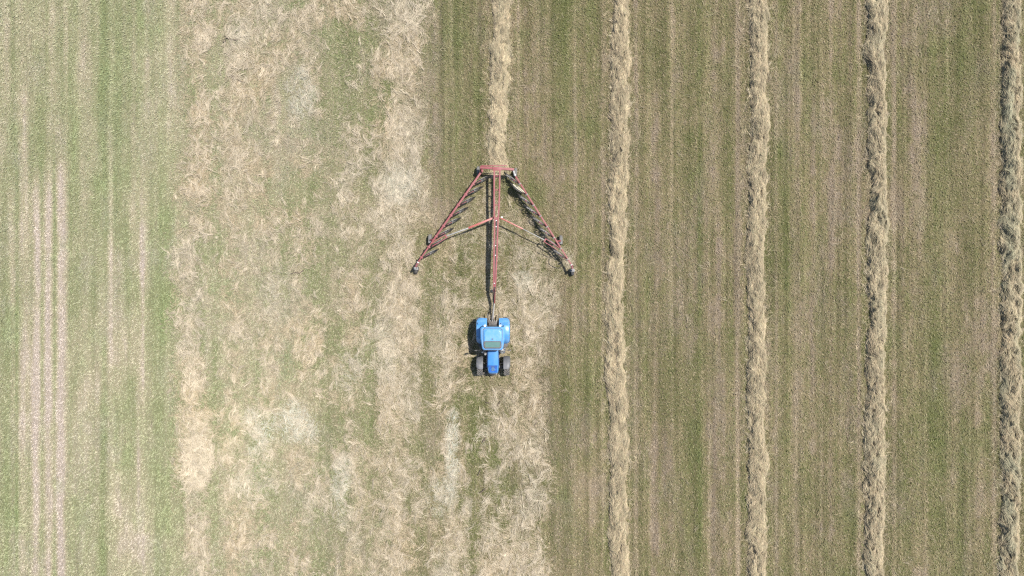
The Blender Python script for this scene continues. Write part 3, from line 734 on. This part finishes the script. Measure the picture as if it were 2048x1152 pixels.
for s in (-1, 1):
    o = arc_fender('rear_fender', s * .62, s * 1.17, .02, .90, 1.0, 22, 148, BLUE, .16, xi2=s * .42)
    bm = NB(); box(bm, L3(s * .80, -.40, 1.83), (.52, .30, .07), Matrix.Rotation(.46, 4, 'X')); tp('fender_step', bm, BLUE, o, bevel=.02)
    bm = NB(); box(bm, L3(s * .66, -.80, 1.34), (.22, .04, .10)); tp('tail_lamp', bm, AMBER, o, bevel=.01)
    bm = NB(); box(bm, L3(s * .46, .30, 1.56), (.05, 1.15, .62)); tp('fender_inner_panel', bm, BLUE, o, bevel=.01)
    # front mudguards of dark plastic, following the back and top of the wheel
    o = arc_fender('front_mudguard', s * .72, s * 1.20, 2.66, .62, .76, 84, 196, FEND, .07, nseg=12)
    bm = NB(); tube(bm, L3(s * .74, 2.3, 1.22), L3(s * .40, 2.45, .85), .03); tp('mudguard_stay', bm, IRON, o)

# chassis, axles and engine
bm = NB(); box(bm, L3(0, .30, .98), (.52, 1.5, .62)); tp('transmission_housing', bm, IRON, bevel=.04)
bm = NB(); tube(bm, L3(-.72, 0, .90), L3(.72, 0, .90), .17, 16); tp('rear_axle', bm, IRON)
bm = NB(); box(bm, L3(0, 1.85, 1.02), (.50, 1.9, .62)); tp('engine_block', bm, IRON, bevel=.04)
bm = NB(); bar(bm, L3(-.74, 2.66, .62), L3(.74, 2.66, .62), .20, .18); tp('front_axle', bm, IRON, bevel=.03)
bm = NB(); box(bm, L3(0, 2.95, .78), (.42, .46, .34)); tp('front_support', bm, IRON, bevel=.03)
# bonnet: tapering loft with rounded shoulders
def hood_sec(f, w, zt, zb, r):
    return [L3(-w, f, zb), L3(-w, f, zt - r), L3(-w + r * .35, f, zt - r * .3), L3(-w + r * 1.2, f, zt), L3(0, f, zt + .025), L3(w - r * 1.2, f, zt), L3(w - r * .35, f, zt - r * .3), L3(w, f, zt - r), L3(w, f, zb)]
bm = NB()
loft(bm, [hood_sec(1.36, .37, 1.72, 1.20, .12), hood_sec(1.8, .38, 1.69, 1.18, .12), hood_sec(2.4, .395, 1.62, 1.12, .12), hood_sec(2.78, .385, 1.54, 1.06, .13), hood_sec(2.98, .35, 1.44, 1.0, .14), hood_sec(3.07, .29, 1.28, .96, .12), hood_sec(3.09, .27, 1.05, .94, .05)])
hood = tp('bonnet', bm, paint('bonnet_blue', (0.042, 0.172, 0.38), .30, 0, .3, (.16, .2, .27), 4, .3))
def on_hood(f): return float(np.interp(f, [1.36, 1.8, 2.4, 2.78, 2.98], [1.72, 1.69, 1.62, 1.54, 1.44]))
bm = NB(); loft(bm, [[L3(-.31, 2.45, on_hood(2.45) + .006), L3(.31, 2.45, on_hood(2.45) + .006), L3(.31, 2.45, on_hood(2.45) + .035), L3(-.31, 2.45, on_hood(2.45) + .035)],
                     [L3(-.27, 2.94, 1.47), L3(.27, 2.94, 1.47), L3(.27, 2.94, 1.495), L3(-.27, 2.94, 1.495)]]); tp('bonnet_nose_panel', bm, BLUED, hood, bevel=.008)
for k in range(4):
    bm = NB(); f = 2.56 + k * .08; bar(bm, L3(-.11, f, on_hood(f) + .045), L3(.11, f, on_hood(f) + .045), .035, .014); tp('bonnet_vent', bm, DARK, hood)
bm = NB(); box(bm, L3(0, 3.10, 1.12), (.42, .03, .26)); tp('grille', bm, DARK, hood, bevel=.01)
for s in (-1, 1):
    bm = NB(); box(bm, L3(s * .18, 3.105, 1.02), (.13, .04, .08)); tp('headlight', bm, LAMP, hood, bevel=.015)
    bm = NB(); bar(bm, L3(s * .399, 1.5, 1.52), L3(s * .413, 2.6, 1.42), .012, .10); tp('bonnet_side_stripe', bm, BLUED, hood)
bm = NB(); box(bm, L3(0, 3.16, .70), (.56, .12, .30)); tp('front_weight_bracket', bm, IRON, bevel=.02)
for x in (-.72, -.16):
    bm = NB(); poly(bm, [L3(x, 3.10, .62), L3(x + .04, 3.26, .60), L3(x + .12, 3.33, .58)], .03, 6); tp('tow_hook', bm, DARK)
bm = NB(); bar(bm, L3(-.76, 3.10, .62), L3(-.10, 3.10, .62), .06, .06); tp('hook_bar', bm, IRON)

# cab
bm = NB(); loft(bm, [[L3(-.74, -.30, 1.15), L3(.74, -.30, 1.15), L3(.62, 1.36, 1.15), L3(-.62, 1.36, 1.15)], [L3(-.76, -.32, 1.62), L3(.76, -.32, 1.62), L3(.62, 1.38, 1.62), L3(-.62, 1.38, 1.62)]]); tp('cab_base', bm, IRON, bevel=.02)
cabc = {'rl': (-.74, -.34), 'rr': (.74, -.34), 'fl': (-.58, 1.32), 'fr': (.58, 1.32)}
topc = {'rl': (-.70, -.22), 'rr': (.70, -.22), 'fl': (-.60, 1.10), 'fr': (.60, 1.10)}
for k in cabc:
    bm = NB(); bar(bm, L3(*cabc[k], 1.60), L3(*topc[k], 2.66), .07, .07); tp('cab_pillar', bm, DARK, bevel=.01)
def pane(a, b_):
    bm = NB(); A = [L3(*cabc[a], 1.64), L3(*cabc[b_], 1.64), L3(*topc[b_], 2.62), L3(*topc[a], 2.62)]
    c = sum(A, Vector()) / 4; nrm = (A[1] - A[0]).cross(A[3] - A[0]).normalized() * .008
    A = [c + (p - c) * .95 for p in A]
    loft(bm, [[p - nrm for p in A], [p + nrm for p in A]]); tp('cab_window', bm, GLASS)
for a, b_ in (('rl', 'rr'), ('fl', 'fr'), ('rl', 'fl'), ('rr', 'fr')): pane(a, b_)
# roof: stepped shell, wide at the back, narrower brow at the front
def rrect(f0, f1, wr, wf, z, c=.10):
    return [L3(-wr + c, f0, z), L3(-wr, f0 + c, z), L3(-wr, f0 + .5 * (f1 - f0), z), L3(-wf, f1 - c, z), L3(-wf + c, f1, z), L3(wf - c, f1, z), L3(wf, f1 - c, z), L3(wr, f0 + .5 * (f1 - f0), z), L3(wr, f0 + c, z), L3(wr - c, f0, z)]
bm = NB(); loft(bm, [rrect(-.24, 1.22, .76, .64, 2.60), rrect(-.30, 1.28, .83, .71, 2.66), rrect(-.30, 1.28, .83, .71, 2.74), rrect(-.22, 1.22, .74, .65, 2.81)]); roof = tp('cab_roof', bm, BLUE, bevel=.015)
bm = NB(); loft(bm, [rrect(-.20, 1.19, .65, .60, 2.805, .12), rrect(-.16, 1.16, .62, .58, 2.86, .12), rrect(-.06, 1.12, .50, .53, 2.90, .12)]); tp('roof_crown', bm, BLUE, roof, bevel=.01)
bm = NB(); loft(bm, [rrect(.66, 1.15, .58, .56, 2.895, .05), rrect(.67, 1.14, .57, .55, 2.925, .05)]); hf = tp('hatch_frame', bm, DARK, roof)
bm = NB(); loft(bm, [rrect(.72, 1.09, .51, .50, 2.92, .04), rrect(.73, 1.08, .50, .49, 2.937, .04)]); tp('hatch_glass', bm, HATCH, hf)
bm = NB(); tube(bm, L3(0, .52, 2.89), L3(0, .52, 2.96), .045, 12); tp('roof_beacon_socket', bm, DARK, roof)
bm = NB(); bar(bm, L3(-.55, 1.285, 2.69), L3(.55, 1.285, 2.69), .04, .07); tp('front_lamp_bar', bm, DARK, roof, bevel=.008)
for s in (-1, 1):
    bm = NB(); box(bm, L3(s * .45, 1.255, 2.60), (.15, .05, .09)); tp('front_work_lamp', bm, LAMP, roof, bevel=.01)
    bm = NB(); box(bm, L3(s * .52, -.37, 2.66), (.13, .12, .10)); tp('rear_work_lamp', bm, LAMP, roof, bevel=.015)
    bm = NB(); poly(bm, [L3(s * .60, 1.18, 2.30), L3(s * .92, 1.33, 2.34), L3(s * 1.10, 1.35, 2.30)], .022, 6); mo = tp('mirror_arm', bm, DARK)
    bm = NB(); box(bm, L3(s * 1.16, 1.36, 2.12), (.20, .07, .34)); tp('mirror', bm, DARK, mo, bevel=.02)
    for j in range(3):
        bm = NB(); box(bm, L3(s * (.80 + .05 * (2 - j)), 1.02 + .02 * j, .55 + .32 * j), (.30, .34, .035)); tp('cab_step', bm, IRON, bevel=.006)
    bm = NB(); poly(bm, [L3(s * .66, 1.40, 1.30), L3(s * .70, 1.48, 1.75), L3(s * .62, 1.40, 2.20)], .018, 6); tp('grab_rail', bm, GREY)
    bm = NB(); box(bm, L3(s * .62, 1.42, 1.38), (.20, .18, .20)); tube(bm, L3(s * .52, 1.55, 1.15), L3(s * .84, 1.60, 1.12), .05); poly(bm, [L3(s * .46, 1.50, 1.45), L3(s * .58, 1.60, 1.52), L3(s * .70, 1.55, 1.40), L3(s * .76, 1.62, 1.25)], .03, 6)
    tp('hydraulic_block', bm, GREY, bevel=.01)
bm = NB(); tube(bm, L3(-.52, 1.62, 1.30), L3(-.52, 1.62, 2.10), .075, 14); tube(bm, L3(-.52, 1.62, 2.10), L3(-.52, 1.60, 2.62), .04, 12); tube(bm, L3(-.40, 1.7, 1.35), L3(-.52, 1.62, 1.40), .05, 10); tp('exhaust_stack', bm, STEEL)
bm = NB(); box(bm, L3(-.78, .95, .78), (.36, .85, .46)); tp('fuel_tank', bm, FEND, bevel=.06)
bm = NB(); box(bm, L3(.70, 1.35, .80), (.30, .40, .40)); tp('battery_box', bm, FEND, bevel=.03)
for k in range(5):
    bm = NB(); bar(bm, L3(-.395 - .002, 1.62 + k * .13, 1.36), L3(-.40, 1.70 + k * .13, 1.36), .015, .16); tp('bonnet_louvre', bm, DARK, hood)
bm = NB(); loft(bm, [rrect(-.225, 1.20, .675, .625, 2.800, .12), rrect(-.225, 1.20, .675, .625, 2.816, .12)]); tp('roof_seal', bm, DARK, roof)
bm = NB(); bar(bm, L3(0, 1.42, 1.742), L3(0, 2.40, 1.648), .014, .012); tp('bonnet_seam', bm, BLUED, hood)
bm = NB(); box(bm, L3(0, 1.36, 1.70), (.72, .07, .06)); tp('cowl_vent', bm, DARK, hood, bevel=.01)
bm = NB(); bar(bm, L3(-.05, 1.36, 1.82), L3(.26, 1.28, 2.16), .02, .02); tp('wiper', bm, DARK)
bm = NB(); tube(bm, L3(.66, -.10, 2.78), L3(.68, -.16, 3.35), .008, 6); tp('aerial', bm, DARK, roof)
for s in (-1, 1):
    bm = NB(); bar(bm, L3(s * 1.06, -.55, 1.775), L3(s * 1.06, .45, 1.835), .05, .012); tp('fender_grip_strip', bm, FEND)
    for j, (x, f, z) in enumerate(((.50, 1.48, 1.50), (.66, 1.52, 1.34), (.58, 1.62, 1.22))):
        bm = NB(); tube(bm, L3(s * x, f, z), L3(s * (x + .13), f + .06, z + .02), .035, 8); tp('pipe_fitting', bm, STEEL if j != 1 else WHITE)
# inside
bm = NB(); box(bm, L3(0, .25, 1.78), (.5, .48, .14)); st = tp('driver_seat', bm, SEAT, bevel=.04)
bm = NB(); box(bm, L3(0, .0, 2.10), (.48, .12, .6)); tp('seat_back', bm, SEAT, st, bevel=.04)
bm = NB(); tube(bm, L3(0, 1.02, 1.62), L3(0, .80, 2.02), .035); lathe_x(bm, [(-.015, .2), (.015, .2), (.015, .17), (-.015, .17), (-.015, .2)], 24)
bmesh.ops.transform(bm, matrix=Matrix.Translation(L3(0, .79, 2.03)) @ Matrix.Rotation(math.radians(80), 4, 'Y'), verts=[v for v in bm.verts if abs(v.co.x) < .016 and v.co.length < .25])
tp('steering_wheel', bm, DARK)
# three-point linkage, drawbar and couplings at the back
for s in (-1, 1):
    bm = NB(); bar(bm, L3(s * .24, -.28, .62), L3(s * .42, -1.12, .72), .07, .10); lk = tp('lift_arm', bm, DARK, bevel=.01)
    bm = NB(); bar(bm, L3(s * .22, -.30, 1.28), L3(s * .34, -.72, 1.25), .08, .09); tube(bm, L3(s * .34, -.70, 1.25), L3(s * .35, -.74, .70), .03); tp('lift_rod', bm, IRON, lk)
bm = NB(); bar(bm, L3(0, .0, .50), L3(0, -.86, .50), .10, .06); tube(bm, L3(0, -.80, .42), L3(0, -.80, .64), .03); tp('drawbar', bm, IRON, bevel=.008)
bm = NB(); box(bm, L3(0, -.42, 1.16), (.62, .24, .34)); bar(bm, L3(-.2, -.56, 1.28), L3(.2, -.56, 1.28), .08, .10); tp('remote_valve_block', bm, IRON, bevel=.02)
for k in range(4):
    bm = NB(); tube(bm, L3(-.21 + k * .14, -.52, 1.22), L3(-.21 + k * .14, -.66, 1.20), .03, 10); tp('hose_coupling', bm, GREY)
bm = NB(); bar(bm, L3(0, -.42, 1.06), L3(.03, -.74, 1.34), .06, .07); tp('top_link', bm, DARK, bevel=.01)

# ------------------------------------------------------------------ dark dead weed stalks lying in the hay
STALK = paint('dead_stalk', (0.085, 0.062, 0.045), .9, 0, .4, (.14, .10, .07), 9)
def stalk(name, pts, r, label):
    o = W(*pts[0][0], 0); bm = NB()
    for chain in pts:
        P = [W(*p, 0) + Vector((0, 0, .165 + .02 * math.sin(3 * i + p[0]))) - o for i, p in enumerate(chain)]
        poly(bm, P, r, 6)
    me = bpy.data.meshes.new(name); bm.to_mesh(me); bm.free()
    ob = link(name, me, None, [STALK]); ob.location = o
    tag(ob, label, 'weed', 'dead weed stalks in the spread hay')
stalk('dead_weed', [[(447, 82), (451, 80), (455, 77), (462, 79), (472, 81), (480, 81)], [(450, 72), (456, 76), (459, 80)], [(447, 84), (450, 86), (454, 82)]], .024, 'forked dark dead weed in the hay at the top left')
stalk('dead_weed', [[(458, 147), (466, 153), (473, 158), (482, 163), (490, 166)], [(466, 153), (470, 159)]], .016, 'long dark dead stalk below the forked weed in the hay')
stalk('dead_weed', [[(972, 803), (978, 806)]], .028, 'short dark stick lying in front of the tractor, left one')
stalk('dead_weed', [[(993, 812), (998, 806), (1001, 802)]], .03, 'short dark stick lying in front of the tractor, right one')
stalk('dead_weed', [[(965, 884), (969, 878), (972, 874)], [(966, 880), (971, 880)]], .032, 'small dark twig between two pale hay patches below the tractor')
stalk('dead_weed', [[(956, 950), (959, 944), (961, 939)]], .028, 'dark twig in the hay well below the tractor, lowest but one')
stalk('dead_weed', [[(960, 985), (966, 980), (971, 976)]], .028, 'dark twig in the hay well below the tractor, lowest of all')
stalk('dead_weed', [[(1068, 851), (1071, 847), (1073, 843)]], .028, 'small dark twig near the right border of the spread hay')
stalk('dead_weed', [[(583, 547), (592, 545), (601, 546), (608, 541)]], .026, 'thin dark stalk in the middle of the hay left of the rake')
